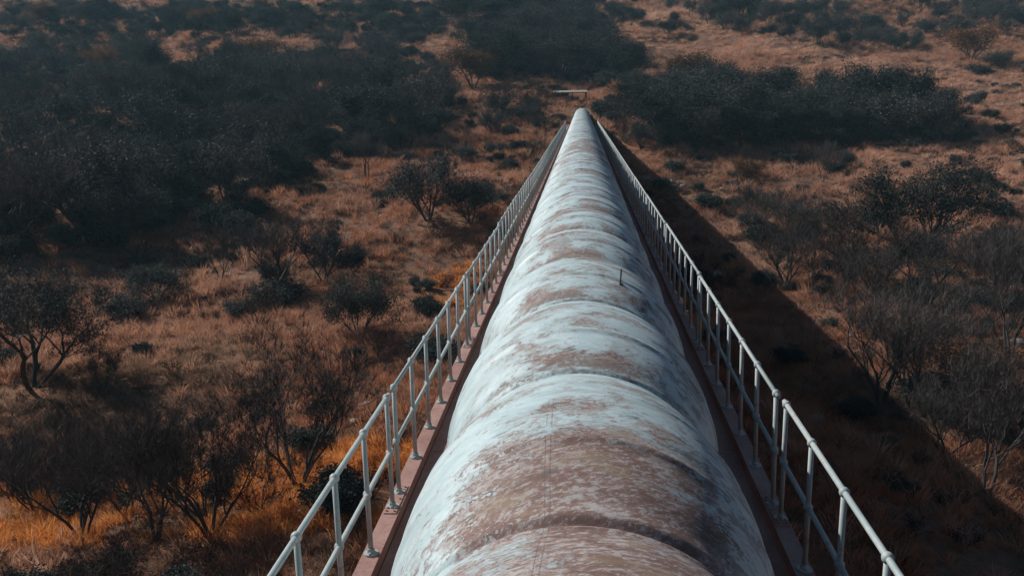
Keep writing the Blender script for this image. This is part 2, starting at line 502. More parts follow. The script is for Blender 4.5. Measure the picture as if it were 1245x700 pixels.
# ------------------------------------------------------------------ bridge carrying the pipe
Y_A, Y_B = -13.0, 127.0
bridge = empty('pipe_bridge', (0, 0, Z_DECK))
tag(bridge, 'long red oxide painted steel bridge carrying the white pipe across the valley', 'bridge')
def rel(o):
    o.location = Vector(o.location) - Vector(bridge.location); return o
def girder(sx):
    b = MB()
    def bx(xa, xb, *r):
        b.box(min(sx * xa, sx * xb), max(sx * xa, sx * xb), *r)
    b_top = Z_FLANGE
    # kerb channel the posts stand on, then the plate web and its bottom flange
    y0 = Y_A
    bx(1.665, 1.815, Y_A, Y_B, b_top - 0.016, b_top)
    bx(1.672, 1.690, Y_A, Y_B, Z_DECK + 0.002, b_top - 0.016)
    bx(1.735, 1.750, Y_A, Y_B, Z_DECK - 0.9, b_top - 0.016)
    for ya, yb, hb in ((Y_A, 37.0, 6.45), (37.0, 104.0, 6.6), (104.0, Y_B, 4.7)):
        zb = CAM_H - hb
        bx(1.733, 1.752, ya + 0.003, yb - 0.003, zb, Z_DECK - 0.902)
        bx(1.60, 1.88, ya + 0.003, yb - 0.003, zb - 0.03, zb - 0.001)
        y = ya + 0.6
        while y < yb:                                  # web stiffeners outside
            bx(1.752, 1.80, y, y + 0.014, zb + 0.001, Z_FLANGE - 0.02)
            y += 1.86
    return b.mesh('girder', M['primer'])
for sx in (-1, 1):
    rel(obj('girder', girder(sx), bridge))
yy = Y_A
while yy < Y_B - 0.1:
    ye = min(yy + 2.79, Y_B)
    b = MB()
    b.box(-1.664, 1.664, yy + 0.006, ye - 0.006, Z_DECK - 0.012, Z_DECK)
    b.box(-1.72, 1.72, ye - 0.10, ye - 0.012, Z_DECK - 0.22, Z_DECK - 0.013)
    rel(obj('deck_plate', b.mesh('deck_plate', M['primer']), bridge))
    yy = ye
sp = MB()
sp.box(-0.058, 0.058, -0.30, 0.30, 0.0, 0.010)
for bx_ in (-0.036, 0.036):
    for by_ in (-0.26, -0.20, 0.0, 0.20, 0.26):
        sp.tube([(bx_, by_, 0.0101), (bx_, by_, 0.024)], [0.011, 0.010], 6)
spm = sp.mesh('splice_plate', M['primer'])
for sx, off in ((-1, 0.0), (1, -0.13)):
    for k in range(0, 17):
        yj = 7.97 + off + 5.58 * k - 0.15
        rel(obj('splice_plate', spm, bridge, (sx * 1.740, yj, Z_FLANGE + 0.0005)))
for yp in (9.0, 37.0, 65.0, 92.0):
    g = float(ground_z(0, yp))
    hb = 6.52 if yp < 37 else 6.65
    b = MB()
    zt = CAM_H - hb - 0.032
    b.box(-2.1, 2.1, yp - 0.5, yp + 0.5, zt - 0.6, zt)
    for sx in (-1, 1):
        b.tube([(sx * 1.35, yp, g - 1.0), (sx * 1.35, yp, zt - 0.601)], [0.42, 0.36], 16)
    rel(obj('pier', b.mesh('pier', M['concrete']), bridge))

# ------------------------------------------------------------------ pipe of barrel-shaped sections
pipe = empty('pipeline', (0, 0, ZAX))
tag(pipe, 'huge round steel pipe with peeling white paint running straight away over the valley', 'pipeline')
def pipe_section_mesh(nseg=72, ny_=26):
    v, f = [], []
    prof = []
    for i in range(ny_ + 1):
        t = i / ny_
        s = math.sin(PI * t)
        r = R_PIPE + AMP * (s ** 0.7)
        prof.append((t * BEAD, r))
    extra = []
    rings = ((0.028, 0.014, 0.010), (0.31, 0.012, 0.012), (0.66, 0.010, 0.006), (0.972, 0.014, 0.010))
    for tc, hw, up in rings:                           # a proud lip at each waist, low weld beads on the barrel
        for dt, dr in ((-hw, 0.0), (-hw * .55, up), (hw * .55, up), (hw, 0.0)):
            t = tc + dt
            extra.append((t * BEAD, R_PIPE + AMP * (math.sin(PI * t) ** 0.7) + dr))
    lo = [(a, r) for a, r in prof if not any(abs(a / BEAD - tc) < hw * 1.1 for tc, hw, up in rings)]
    prof = sorted(lo + extra)
    for a, r in prof:
        for j in range(nseg):
            an = 2 * PI * j / nseg
            v.append((r * math.sin(an), a, r * math.cos(an)))
    for i in range(len(prof) - 1):
        for j in range(nseg):
            k0 = i * nseg + j; k1 = i * nseg + (j + 1) % nseg
            f.append((k0, k0 + nseg, k1 + nseg, k1))
    return mesh_from('pipe_section', v, f, M['pipe'], True)
psm = pipe_section_mesh()
k = -9
while BEAD0 + k * BEAD < 133.5:
    o = obj('pipe_section', psm, pipe, (0, BEAD0 + k * BEAD, 0))
    k += 1
def pipe_r(y):
    t = ((y - BEAD0) / BEAD) % 1.0
    return R_PIPE + AMP * (math.sin(PI * t) ** 0.7)
def on_pipe(y, th, up=0.0):
    r = pipe_r(y) + up
    return Vector((r * math.sin(th), y, r * math.cos(th)))
# thin stub standing on the pipe, and lifting lugs
b = MB()
p0, p1 = on_pipe(8.65, 0.39, -0.01), on_pipe(8.65, 0.39, -0.01) + Vector((0.01, 0, 0.16))
b.tube([p0, p1], [0.008, 0.008], 8); b.tube([on_pipe(8.65, 0.39, -0.01), on_pipe(8.65, 0.39, 0.012)], [0.03, 0.026], 10)
obj('vent_stub', b.mesh('vent_stub', M['steel']), pipe)

# ------------------------------------------------------------------ hand rails in sections
PANEL, NPANEL, PERIOD = 0.88, 6, 5.58
RH = 1.055
def post_mesh(full, smooth=True):
    b = MB()
    n = 12 if not full else 8
    b.tube([(0, 0, 0.012), (0, 0, RH)], [0.0215, 0.0215], n)
    if full:
        add_joint(b, RH, 8, 5); add_joint(b, RH * 0.5, 8, 5); add_plate(b)
    return b.mesh('post', M['galv'], True)
def add_joint(b, z, nu=12, nv=8):
    b.ball((0, 0, z), 0.037, nu, nv)
def add_plate(b):
    b.tube([(0, 0, 0.0), (0, 0, 0.014)], [0.062, 0.060], 14)
    b.tube([(0, 0, 0.014), (0, 0, 0.05)], [0.034, 0.030], 12)
    for s in (-1, 1):
        b.tube([(0, s * 0.047, 0.0145), (0, s * 0.047, 0.03)], [0.010, 0.010], 6)
pm_near, pm_far = post_mesh(False), post_mesh(True)
b = MB(); add_joint(b, 0); jm = b.mesh('ball_joint', M['galv'], True)
b = MB(); add_plate(b); bm_ = b.mesh('base_plate', M['galv'])
LEN = PANEL * NPANEL
b = MB(); b.tube([(0, -0.085, 0), (0, LEN * 0.5, 0), (0, LEN + 0.085, 0)], [0.0215] * 3, 12); rm = b.mesh('rail', M['galv'], True)
rnd = random.Random(3)
for side, sx, off in (('left', -1, 0.0), ('right', 1, -0.13)):
    for k in range(-1, 17):
        y0 = 7.97 + off + PERIOD * k
        t = empty('railing_section', (sx * 1.742, y0, Z_FLANGE + 0.001), 0)
        t.rotation_euler = (0, rnd.uniform(-0.012, 0.012), rnd.uniform(-0.0015, 0.0015))
        n = k + 1
        if n == 0:
            lab = f'nearest two-bar pale grey metal railing section on the {side} of the pipe'
        elif k == 16:
            lab = f'farthest pale grey metal railing section on the {side} of the pipe'
        else:
            lab = f'{ORD[n]} pale grey railing section from the camera on the {side} of the pipe'
        tag(t, lab, 'railing', f'railing sections along the {side} of the pipe')
        obj('top_rail', rm, t, (0, 0, RH)); obj('middle_rail', rm, t, (0, 0, RH * 0.5))
        near = k <= 3
        for i in range(NPANEL + 1):
            p = obj('post', pm_near if near else pm_far, t, (0, i * PANEL, 0))
            if near:
                obj('ball_joint', jm, p, (0, 0, RH)); obj('ball_joint', jm, p, (0, 0, RH * 0.5))
                obj('base_plate', bm_, p, (0, 0, 0))

# ------------------------------------------------------------------ small flat-roofed concrete hut beyond the end of the pipe
c = c_hut = on_ground(694, 126)
hut = empty('concrete_hut', (c[0], c[1], c[2]), 0.03)
tag(hut, 'low brown hut with thin flat roof just beyond the far end of the pipe', 'hut')
b = MB(); b.box(-2.3, 1.3, 0, 2.6, -0.8, 1.0); obj('wall', b.mesh('wall', M['concrete']), hut)
b = MB(); b.box(-2.7, 2.6, -0.9, 3.3, -0.08, 0.08); ro = obj('roof', b.mesh('roof', M['concrete']), hut, (0, 0, 1.70)); ro.rotation_euler = (math.radians(4.0), 0, 0)
b = MB()
for x in (-2.4, 0.2, 2.3):
    b.box(x, x + 0.14, -0.5, -0.36, -0.8, 1.60)
    b.box(x, x + 0.14, 2.7, 2.84, -0.8, 1.85)
obj('roof_posts', b.mesh('roof_posts', M['steel']), hut)

# ------------------------------------------------------------------ plants
def rdir(r, d, ang):
    d = d.normalized()
    a = d.cross(Vector((0.3, 0.8, 0.5)))
    if a.length < 0.05: a = d.cross(Vector((1, 0, 0)))
    a.normalize(); q = d.cross(a)
    ph = r.uniform(0, 2 * PI)
    return (d * math.cos(ang) + (a * math.cos(ph) + q * math.sin(ph)) * math.sin(ang)).normalized()

def grow(r, wood, twigs, tips, p, d, L, rad, lev, maxlev, spread, up, nb):
    nseg = 4 if lev < 2 else 3
    pts, rads = [p.copy()], [rad]
    dd = d.copy(); q = p.copy()
    for i in range(nseg):
        dd = (dd + Vector((r.gauss(0, .11), r.gauss(0, .11), r.gauss(0, .08) + up * 0.12))).normalized()
        q = q + dd * (L / nseg)
        pts.append(q.copy()); rads.append(rad * (1 - 0.5 * (i + 1) / nseg))
    tgt = wood if lev <= 2 else twigs
    tgt.tube(pts, rads, 6 if lev == 0 else (5 if lev == 1 else (4 if lev == 2 else 3)), cap=lev < 2)
    if lev >= maxlev:
        tips.append((pts[-1], dd)); tips.append((pts[1], dd))
        return
    n = r.randint(*nb)
    for i in range(n):
        f = 1.0 if i == 0 else r.uniform(0.35, 1.0)
        k_ = f * nseg; i0 = min(int(k_), nseg - 1); fr = k_ - i0
        bp = pts[i0].lerp(pts[i0 + 1], fr)
        br = max(rads[i0] * (1 - fr) + rads[i0 + 1] * fr, 0.004)
        nd = rdir(r, dd, r.uniform(0.25, 1.0) * spread if i else r.uniform(0.1, 0.4) * spread)
        nd = (nd + Vector((0, 0, 0.12 * up))).normalized()
        if nd.z < -0.25: nd.z *= -0.3; nd.normalize()
        grow(r, wood, twigs, tips, bp, nd, L * r.uniform(0.55, 0.85), br * (0.75 if i == 0 else 0.62), lev + 1, maxlev, spread, up, nb)

def ribbon(r, mb, p, d, L, w):
    s = d.cross(Vector((r.gauss(0, 1), r.gauss(0, 1), r.gauss(0, 1))))
    if s.length < 1e-3: return
    s = s.normalized() * w
    m = p + d * L * 0.5 + Vector((r.gauss(0, .05), r.gauss(0, .05), r.gauss(0, .05))) * L
    e = p + d * L
    k_ = len(mb.v)
    mb.v += [p - s, p + s, m + s * 0.6, m - s * 0.6, e]
    mb.f.append((k_, k_ + 1, k_ + 2, k_ + 3)); mb.f.append((k_ + 3, k_ + 2, k_ + 4))

def make_plant(seed, H, stems, lean, maxlev, spread, up, nb, twig_n, leaf_n, leaf_s, clump, rad, wood_m, crown_m, flat=0.0, wide=1.1):
    """returns (trunk mesh, crown mesh) of a plant about H metres tall standing at the origin"""
    r = random.Random(seed)
    wood, tw, tips = MB(), MB(), []
    for s in range(stems):
        a = 2 * PI * (s + r.uniform(-.3, .3)) / stems
        d = Vector((math.cos(a) * lean, math.sin(a) * lean, 1)).normalized() if stems > 1 else Vector((r.gauss(0, .08), r.gauss(0, .08), 1)).normalized()
        p = Vector((math.cos(a), math.sin(a), 0)) * (rad * 1.2 if stems > 1 else 0) - Vector((0, 0, 0.15))
        grow(r, wood, tw, tips, p, d, H * r.uniform(.36, .46), rad * r.uniform(.8, 1.1), 0, maxlev, spread, up, nb)
    zm = max(t[0].z for t in tips)
    sc = H / zm
    rr = sorted(math.hypot(t[0].x, t[0].y) for t in tips)[int(len(tips) * .92)]
    wx = (wide * H * 0.5) / (rr * sc)
    tips = [(Vector((p.x * wx, p.y * wx, p.z)), d) for p, d in tips]
    for mb in (wood, tw):
        mb.v = [Vector((q.x * (1 + (wx - 1) * min(1, max(0, q.z / zm) * 2.5)), q.y * (1 + (wx - 1) * min(1, max(0, q.z / zm) * 2.5)), q.z)) for q in mb.v]
    tips = [(Vector((p.x / wx * (1 + (wx - 1) * min(1, max(0, p.z / zm) * 2.5)), p.y / wx * (1 + (wx - 1) * min(1, max(0, p.z / zm) * 2.5)), p.z)), d) for p, d in tips]
    leaf = MB()
    for p, d in tips:
        for _ in range(twig_n):
            dd = rdir(r, d, r.uniform(0.1, 1.1))
            dd = (dd + Vector((0, 0, 0.15))).normalized()
            ribbon(r, tw, p, dd, r.uniform(.25, .7) * H / 5, 0.0075)
        for _ in range(leaf_n):
            o = Vector((r.gauss(0, 1), r.gauss(0, 1), r.gauss(0, .75 * (1 - flat)))) * clump
            s = leaf_s * r.uniform(.5, 1.3)
            a = Vector((r.gauss(0, 1), r.gauss(0, 1), r.gauss(0, .7))).normalized()
            b_ = a.cross(Vector((r.gauss(0, 1), r.gauss(0, 1), r.gauss(0, 1)))).normalized()
            leaf.quad(p + o, a * s, b_ * s * r.uniform(.35, .8))
    if leaf_n:
        crown = MB(); crown.v = leaf.v; crown.f = leaf.f
        k_ = len(wood.v)                                # fine twigs go with the wood, leaves are the crown
        wood.v += tw.v; wood.f += [tuple(i + k_ for i in f) for f in tw.f]
    else:
        crown = tw
    for mb in (wood, crown):
        for i, q in enumerate(mb.v):
            q = q * sc
            if flat: q = Vector((q.x * (1 + .25 * flat), q.y * (1 + .25 * flat), q.z if q.z < H * .7 else H * .7 + (q.z - H * .7) * (1 - .4 * flat)))
            mb.v[i] = q
    return wood.mesh('trunk', wood_m), crown.mesh('crown', crown_m)

PROTO = {
    'bare': [make_plant(10 + i, 5.0, 3 + i % 2, .38, 4, .72, .8, (3, 4), 7, 0, 0, 0, .080, M['bark'], M['twig'], 0, .95 + .1 * i) for i in range(4)],
    'redbare': [make_plant(30 + i, 4.0, 5, .6, 3, .85, .6, (3, 4), 9, 0, 0, 0, .055, M['bark'], M['twig_red'], 0, 1.15) for i in range(3)],
    'dense': [make_plant(50 + i, 5.0, 3, .35, 3, .85, .7, (4, 5), 5, 22, .058, .30, .10, M['bark'], M['leaf'], .0, 1.0 + .08 * i) for i in range(4)],
    'thorn': [make_plant(90 + i, 5.5, 3, .34, 4, .8, .6, (3, 4), 11, 11, .036, .26, .095, M['bark'], M['leaf'], .15, 1.15 + .1 * i) for i in range(2)],
    'umbrella': [make_plant(70 + i, 5.0, 3, .45, 3, .8, .3, (4, 5), 5, 30, .038, .25, .12, M['bark'], M['leaf'], .55, 1.15) for i in range(2)],
    'grey': [make_plant(80 + i, 4.5, 4, .5, 3, .85, .7, (3, 5), 14, 6, .055, .30, .08, M['bark'], M['leaf_grey'], .0, 1.1) for i in range(3)],
    'shrub': [make_plant(100 + i, 1.8, 7, .7, 2, 1.0, .4, (4, 5), 3, 26, .042, .17, .03, M['bark'], M['leaf'], .0, 1.35) for i in range(3)],
    'bush': [make_plant(110 + i, 3.2, 8, .75, 3, 1.0, .4, (3, 4), 4, 20, .036, .24, .05, M['bark'], M['leaf'], .0, 1.25) for i in range(2)],
    'rust': [make_plant(120 + i, 3.0, 5, .6, 3, .9, .5, (3, 4), 4, 14, .048, .22, .05, M['bark'], M['leaf_rust'], .0, 1.15) for i in range(2)],
    'scrub': [make_plant(140 + i, 1.6, 6, .8, 2, .9, .6, (3, 5), 8, 0, 0, 0, .022, M['bark'], M['twig_red'], 0, 1.2) for i in range(3)],
}
BASEH = dict(bare=5.0, redbare=4.0, dense=5.0, thorn=5.5, umbrella=5.0, grey=4.5, shrub=1.8, bush=3.2, rust=3.0, scrub=1.6)
NAMES = dict(bare='bare_tree', redbare='bare_shrub', dense='bushy_tree', thorn='thorn_tree', umbrella='umbrella_tree', grey='grey_tree', shrub='dense_shrub', bush='dark_bush', rust='rust_leaved_bush', scrub='twiggy_scrub')
CATS = dict(bare='tree', redbare='shrub', dense='tree', thorn='tree', umbrella='tree', grey='tree', shrub='shrub', bush='bush', rust='bush', scrub='shrub')
LOOK = dict(bare='leafless grey tree', redbare='leafless brown shrub', dense='dark bushy tree', thorn='dark fine-leaved tree', umbrella='dark flat-topped tree', grey='grey twiggy tree', shrub='low dark shrub', bush='dark rounded bush', rust='rust-brown leafy bush', scrub='low twiggy shrub')
PR = random.Random(77)
USED = []
COUNT = {}
def plant(kind, x, y, h, label, group=None, wide=1.0, variant=None):
    pr = PROTO[kind]
    i_ = PR.randrange(len(pr))
    tm, cm = pr[i_ if variant is None else variant]
    t = empty(NAMES[kind], (x, y, float(ground_z(x, y))), PR.uniform(0, 2 * PI))
    s = h / BASEH[kind]
    t.scale = (s * wide, s * wide, s)
    tag(t, label, CATS[kind], group)
    obj('trunk', tm, t); obj('crown', cm, t)
    USED.append((x, y, h)); COUNT[kind] = COUNT.get(kind, 0) + 1
    return t

# plants one can pick out: kind, pixel of the foot, height m, width factor, label
SINGLES = [
    ('thorn', 40, 472, 7.2, 1.25, 'big dark tree with wide spreading crown at the photo\'s left edge'),
    ('bare', 126, 478, 2.6, 0.9, 'small leafless tree standing right of the big dark tree at the left edge'),
    ('bare', 84, 566, 2.9, 0.8, 'small thin leafless tree on grass above the lower left thicket'),
    ('bare', 366, 592, 6.0, 0.95, 'large fan-shaped leafless tree nearest the left railing'),
    ('bush', 436, 408, 3.5, 1.0, 'single round dark bush on grass left of the railing, casting a black shadow'),
    ('bare', 268, 345, 4.2, 0.9, 'leafless tree in the middle of the grassy clearing on the left'),
    ('bush', 190, 364, 2.6, 1.3, 'round dark shrub in the middle of the left clearing'),
    ('shrub', 150, 388, 1.6, 1.1, 'low dark bush just left of and below the round shrub in the left clearing'),
    ('bare', 335, 350, 5.6, 1.0, 'leafless tree at the right end of the left clearing'),
    ('grey', 395, 345, 4.6, 1.1, 'grey twiggy tree above the round dark bush on the left'),
    ('dense', 430, 335, 2.6, 1.1, 'squat dark bush just above the single round bush on the left'),
    ('shrub', 340, 372, 1.8, 1.4, 'low dark shrub below the leafless tree in the left clearing'),
    ('shrub', 300, 385, 1.2, 1.5, 'tiny dark shrub among stones in the left clearing'),
    ('grey', 520, 268, 6.2, 1.0, 'rounded grey tree standing in brown grass left of the railing'),
    ('dense', 572, 272, 4.6, 1.1, 'dark bush close to the left railing, right of the rounded grey tree'),
    ('bare', 446, 218, 5.6, 0.9, 'leafless tree with dark trunk at the right edge of the left thicket'),
    ('bare', 652, 205, 4.0, 0.6, 'slender leafless sapling beside the left railing near its far end'),
    ('bush', 640, 150, 2.4, 1.4, 'dark shrub just left of the pipe\'s far end'),
    ('umbrella', 1112, 318, 8.3, 0.95, 'large flat-topped dark tree alone in pale grass on the right'),
    ('dense', 1215, 335, 3.4, 0.9, 'small dark bush right of the lone flat-topped tree'),
    ('bare', 912, 285, 5.0, 0.7, 'slim leafless tree right of the pipe\'s shadow'),
    ('bare', 1000, 222, 4.6, 0.8, 'small leafless tree with slanting branches in pale grass on the right'),
    ('shrub', 862, 255, 1.5, 1.2, 'low dark shrub on the edge of the pipe\'s shadow'),
    ('rust', 832, 112, 6.5, 1.0, 'tall orange-brown leafy bush at the left end of the right bank'),
    ('rust', 905, 220, 2.4, 1.4, 'low orange bush in grass below the right bank of trees'),
    ('rust', 575, 108, 7.5, 1.1, 'orange-brown leafy tree in front of the central thicket'),
    ('rust', 1180, 72, 7.0, 1.2, 'rusty round bush in the pale meadow at the upper right'),
    ('bush', 1215, 82, 3.0, 1.5, 'dark low bush right of the rusty bush at the upper right'),
    ('shrub', 1190, 92, 2.0, 1.5, 'small dark bush below the rusty bush at the upper right'),
    ('rust', 1190, 500, 3.4, 1.2, 'brown leafy bush lit by sun near the right edge'),
    ('bare', 1070, 492, 6.2, 0.85, 'leafless tree standing at the edge of the pipe\'s black shadow'),
    ('bare', 1108, 500, 5.2, 0.8, 'second leafless tree by the pipe\'s shadow, just right of the first'),
    ('bare', 955, 352, 4.4, 0.9, 'leafless tree with forked trunk touching the pipe\'s shadow'),
    ('bare', 1228, 440, 7.5, 0.8, 'tall dark leafless tree cut off by the right edge'),
    ('bare', 1200, 606, 6.0, 0.9, 'nearest leafless tree at the lower right edge'),
    ('bare', 1148, 560, 3.4, 0.8, 'small leafless tree left of the nearest tree at lower right'),
    ('bare', 100, 655, 4.2, 0.8, 'leafless tree on the left end of the lower left thicket'),
    ('bare', 190, 660, 5.0, 0.9, 'leafless tree rising from the middle of the lower left thicket'),
    ('bare', 255, 652, 5.2, 1.0, 'leafless tree rising from the right half of the lower left thicket'),
]
for kind, px, py, h, w, lab in SINGLES:
    q = on_ground(px, py)
    if q: plant(kind, q[0], q[1], h, lab, None, w)

def inside(px, py, poly):
    c_, j = False, len(poly) - 1
    for i in range(len(poly)):
        xi, yi = poly[i]; xj, yj = poly[j]
        if (yi > py) != (yj > py) and px < (xj - xi) * (py - yi) / (yj - yi) + xi: c_ = not c_
        j = i
    return c_

# stretches of wood and scrub: name for labels, pixel outline of the feet, number, kinds, heights, spacing
ZONES = [
    ('left thicket', [(-30, 128), (150, 118), (330, 112), (450, 104), (548, 112), (540, 160), (470, 190), (372, 205), (318, 250), (305, 285), (200, 288), (90, 310), (-30, 345)],
     96, [('dense', 3), ('thorn', 3), ('grey', 4), ('bare', 2)], (4.6, 8.4), 4.6),
    ('hillside belt at upper left', [(-20, 62), (120, 66), (210, 78), (330, 70), (460, 62), (540, 72), (540, 98), (330, 104), (-20, 116)],
     32, [('dense', 2), ('grey', 4), ('bare', 2), ('rust', 1)], (4.4, 7.5), 6.0),
    ('hillside at the top left', [(0, 8), (540, 6), (540, 44), (300, 36), (120, 44), (0, 40)],
     22, [('dense', 3), ('grey', 3), ('rust', 1)], (3.6, 6.0), 9.0),
    ('central thicket', [(560, 26), (700, 14), (752, 62), (770, 104), (722, 106), (650, 102), (585, 96)],
     44, [('dense', 4), ('grey', 3), ('bare', 1)], (5.0, 9.5), 4.6),
    ('right bank', [(790, 150), (850, 128), (960, 140), (1060, 138), (1140, 150), (1186, 182), (1060, 182), (960, 178), (880, 186), (800, 178)],
     34, [('dense', 7), ('grey', 1), ('shrub', 1)], (4.8, 8.2), 3.8),
    ('left end of the right bank', [(760, 125), (880, 108), (900, 128), (800, 150), (752, 150)],
     15, [('dense', 4), ('grey', 2), ('bare', 1)], (4.0, 7.0), 3.6),
    ('scrub belt at the top right', [(820, 20), (900, 44), (1020, 62), (1120, 66), (1150, 50), (1245, 48), (1245, 8), (860, 6)],
     56, [('dense', 3), ('grey', 4), ('shrub', 2)], (3.4, 6.2), 6.0),
    ('brown scrub right of the shadow', [(870, 250), (940, 235), (1020, 330), (1060, 350), (985, 365), (930, 310)],
     9, [('redbare', 3), ('bare', 3)], (2.8, 4.8), 3.4),
    ('brown scrub at the right edge', [(1040, 350), (1245, 345), (1245, 455), (1150, 470), (1075, 440)],
     8, [('redbare', 1), ('bare', 3), ('thorn', 2)], (3.0, 6.2), 4.8),
    ('scrub at the lower right', [(1130, 500), (1250, 470), (1280, 640), (1215, 620), (1160, 570)],
     5, [('bare', 1), ('scrub', 2), ('redbare', 1)], (1.8, 3.6), 2.6),
    ('lower left thicket', [(10, 600), (120, 606), (330, 612), (330, 640), (140, 642), (10, 636)],
     10, [('redbare', 2), ('bare', 2)], (2.2, 3.4), 1.8),
    ('bottom left corner', [(-10, 722), (290, 726), (280, 770), (-10, 790)],
     12, [('shrub', 3), ('redbare', 2)], (1.6, 2.6), 1.3),
    ('grass above the lower left thicket', [(0, 590), (60, 585), (60, 612), (0, 618)], 3, [('redbare', 1), ('scrub', 1)], (1.6, 2.6), 1.2),
    ('verge of the pipe\'s shadow', [(770, 165), (850, 205), (905, 262), (880, 262), (790, 188)], 6, [('redbare', 1), ('scrub', 2), ('shrub', 1)], (1.2, 2.4), 2.2),
    ('hillside left of the pipe\'s end', [(470, 130), (660, 118), (660, 135), (560, 205), (470, 215)], 22, [('scrub', 2), ('shrub', 3), ('redbare', 2)], (1.4, 3.4), 3.6),
    ('scrub left of the pipe\'s end', [(596, 138), (688, 122), (692, 142), (640, 168), (600, 165)], 9, [('shrub', 2), ('redbare', 1), ('grey', 1)], (2.4, 4.2), 2.6),
    ('scrub right of the pipe\'s end', [(722, 130), (800, 150), (815, 192), (765, 182), (728, 150)], 10, [('shrub', 2), ('redbare', 2), ('grey', 1)], (2.4, 4.2), 2.4),
    ('left clearing', [(130, 330), (240, 300), (440, 300), (470, 360), (380, 400), (180, 400)], 9, [('scrub', 2), ('redbare', 2), ('shrub', 1)], (1.2, 2.6), 4.0),
]
zr = random.Random(9)
for zname, poly, n, kinds, (h0, h1), gap in ZONES:
    xs = [p[0] for p in poly]; ys = [p[1] for p in poly]
    spots, tries = [], 0
    # sample evenly over the ground rather than over the picture
    corners = [on_ground(*p) for p in poly]
    corners = [c_ for c_ in corners if c_]
    wx0, wx1 = min(c_[0] for c_ in corners), max(c_[0] for c_ in corners)
    wy0, wy1 = min(c_[1] for c_ in corners), max(c_[1] for c_ in corners)
    while len(spots) < n and tries < 6000:
        tries += 1
        x, y = zr.uniform(wx0, wx1), zr.uniform(wy0, wy1)
        if abs(x) < 3.2 and y < 140 or math.hypot(x - c_hut[0], y - c_hut[1]) < 4.5 or (abs(x - c_hut[0] * .97) < 2.6 and c_hut[1] - 30 < y < c_hut[1]): continue
        z = float(ground_z(x, y))
        q = to_px((x, y, z))
        if not q or not inside(q[0], q[1], poly): continue
        g = gap * (1.0 if tries < 3000 else 0.6)
        if any((x - a) ** 2 + (y - b_) ** 2 < g * g for a, b_ in spots): continue
        if any((x - a) ** 2 + (y - b_) ** 2 < 1.2 for a, b_, _h in USED): continue
        spots.append((x, y))
    bag = [k_ for k_, w in kinds for _ in range(w)]
    spots.sort(key=lambda s: s[1])
    per = max(1, math.ceil(len(spots) / max(1, math.ceil(len(spots) / 12))))
    rows = [spots[i:i + per] for i in range(0, len(spots), per)]
    for ri, row in enumerate(rows):
        row = sorted(row, key=lambda s: s[0] / max(s[1], 1))
        nkind = {}
        for x, y in row:
            kind = zr.choice(bag)
            h = zr.uniform(h0, h1)
            if kind == 'shrub': h *= 0.55
            i = nkind.get(kind, 0); nkind[kind] = i + 1
            rowtxt = '' if len(rows) == 1 else (f'front row of the ' if ri == 0 else ('back row of the ' if ri == len(rows) - 1 else f'{ORD[ri]} row of the '))
            rowtxt = rowtxt or 'in the '
            lab = f'{LOOK[kind]}, {ORD[i]} from left, {rowtxt}{zname}'
            plant(kind, x, y, h, lab, f'plants of the {zname}', zr.uniform(.85, 1.25))
print('PLANTS', COUNT, len(USED))

# ------------------------------------------------------------------ ground cover that nobody could count
def tuft(seed, n, h, w, lean, mat):
    r = random.Random(seed)
    mb = MB()
    for _ in range(n):
        a = r.uniform(0, 2 * PI)
        q = Vector((math.cos(a), math.sin(a), 0)) * abs(r.gauss(0, w))
        d = Vector((math.cos(a) * r.uniform(0, lean) + r.gauss(0, .15), math.sin(a) * r.uniform(0, lean) + r.gauss(0, .15), 1)).normalized()
        L = h * r.uniform(.5, 1.1)
        s = d.cross(Vector((r.gauss(0, 1), r.gauss(0, 1), .1))).normalized() * r.uniform(.006, .013)
        m = q + d * L * .6
        e = m + (d + Vector((math.cos(a), math.sin(a), -.4)) * r.uniform(.1, .6)).normalized() * L * .45
        k_ = len(mb.v)
        mb.v += [q - s, q + s, m + s * .8, m - s * .8, e]
        mb.f.append((k_, k_ + 1, k_ + 2, k_ + 3)); mb.f.append((k_ + 3, k_ + 2, k_ + 4))
    return mb.mesh('grass_tuft', mat)

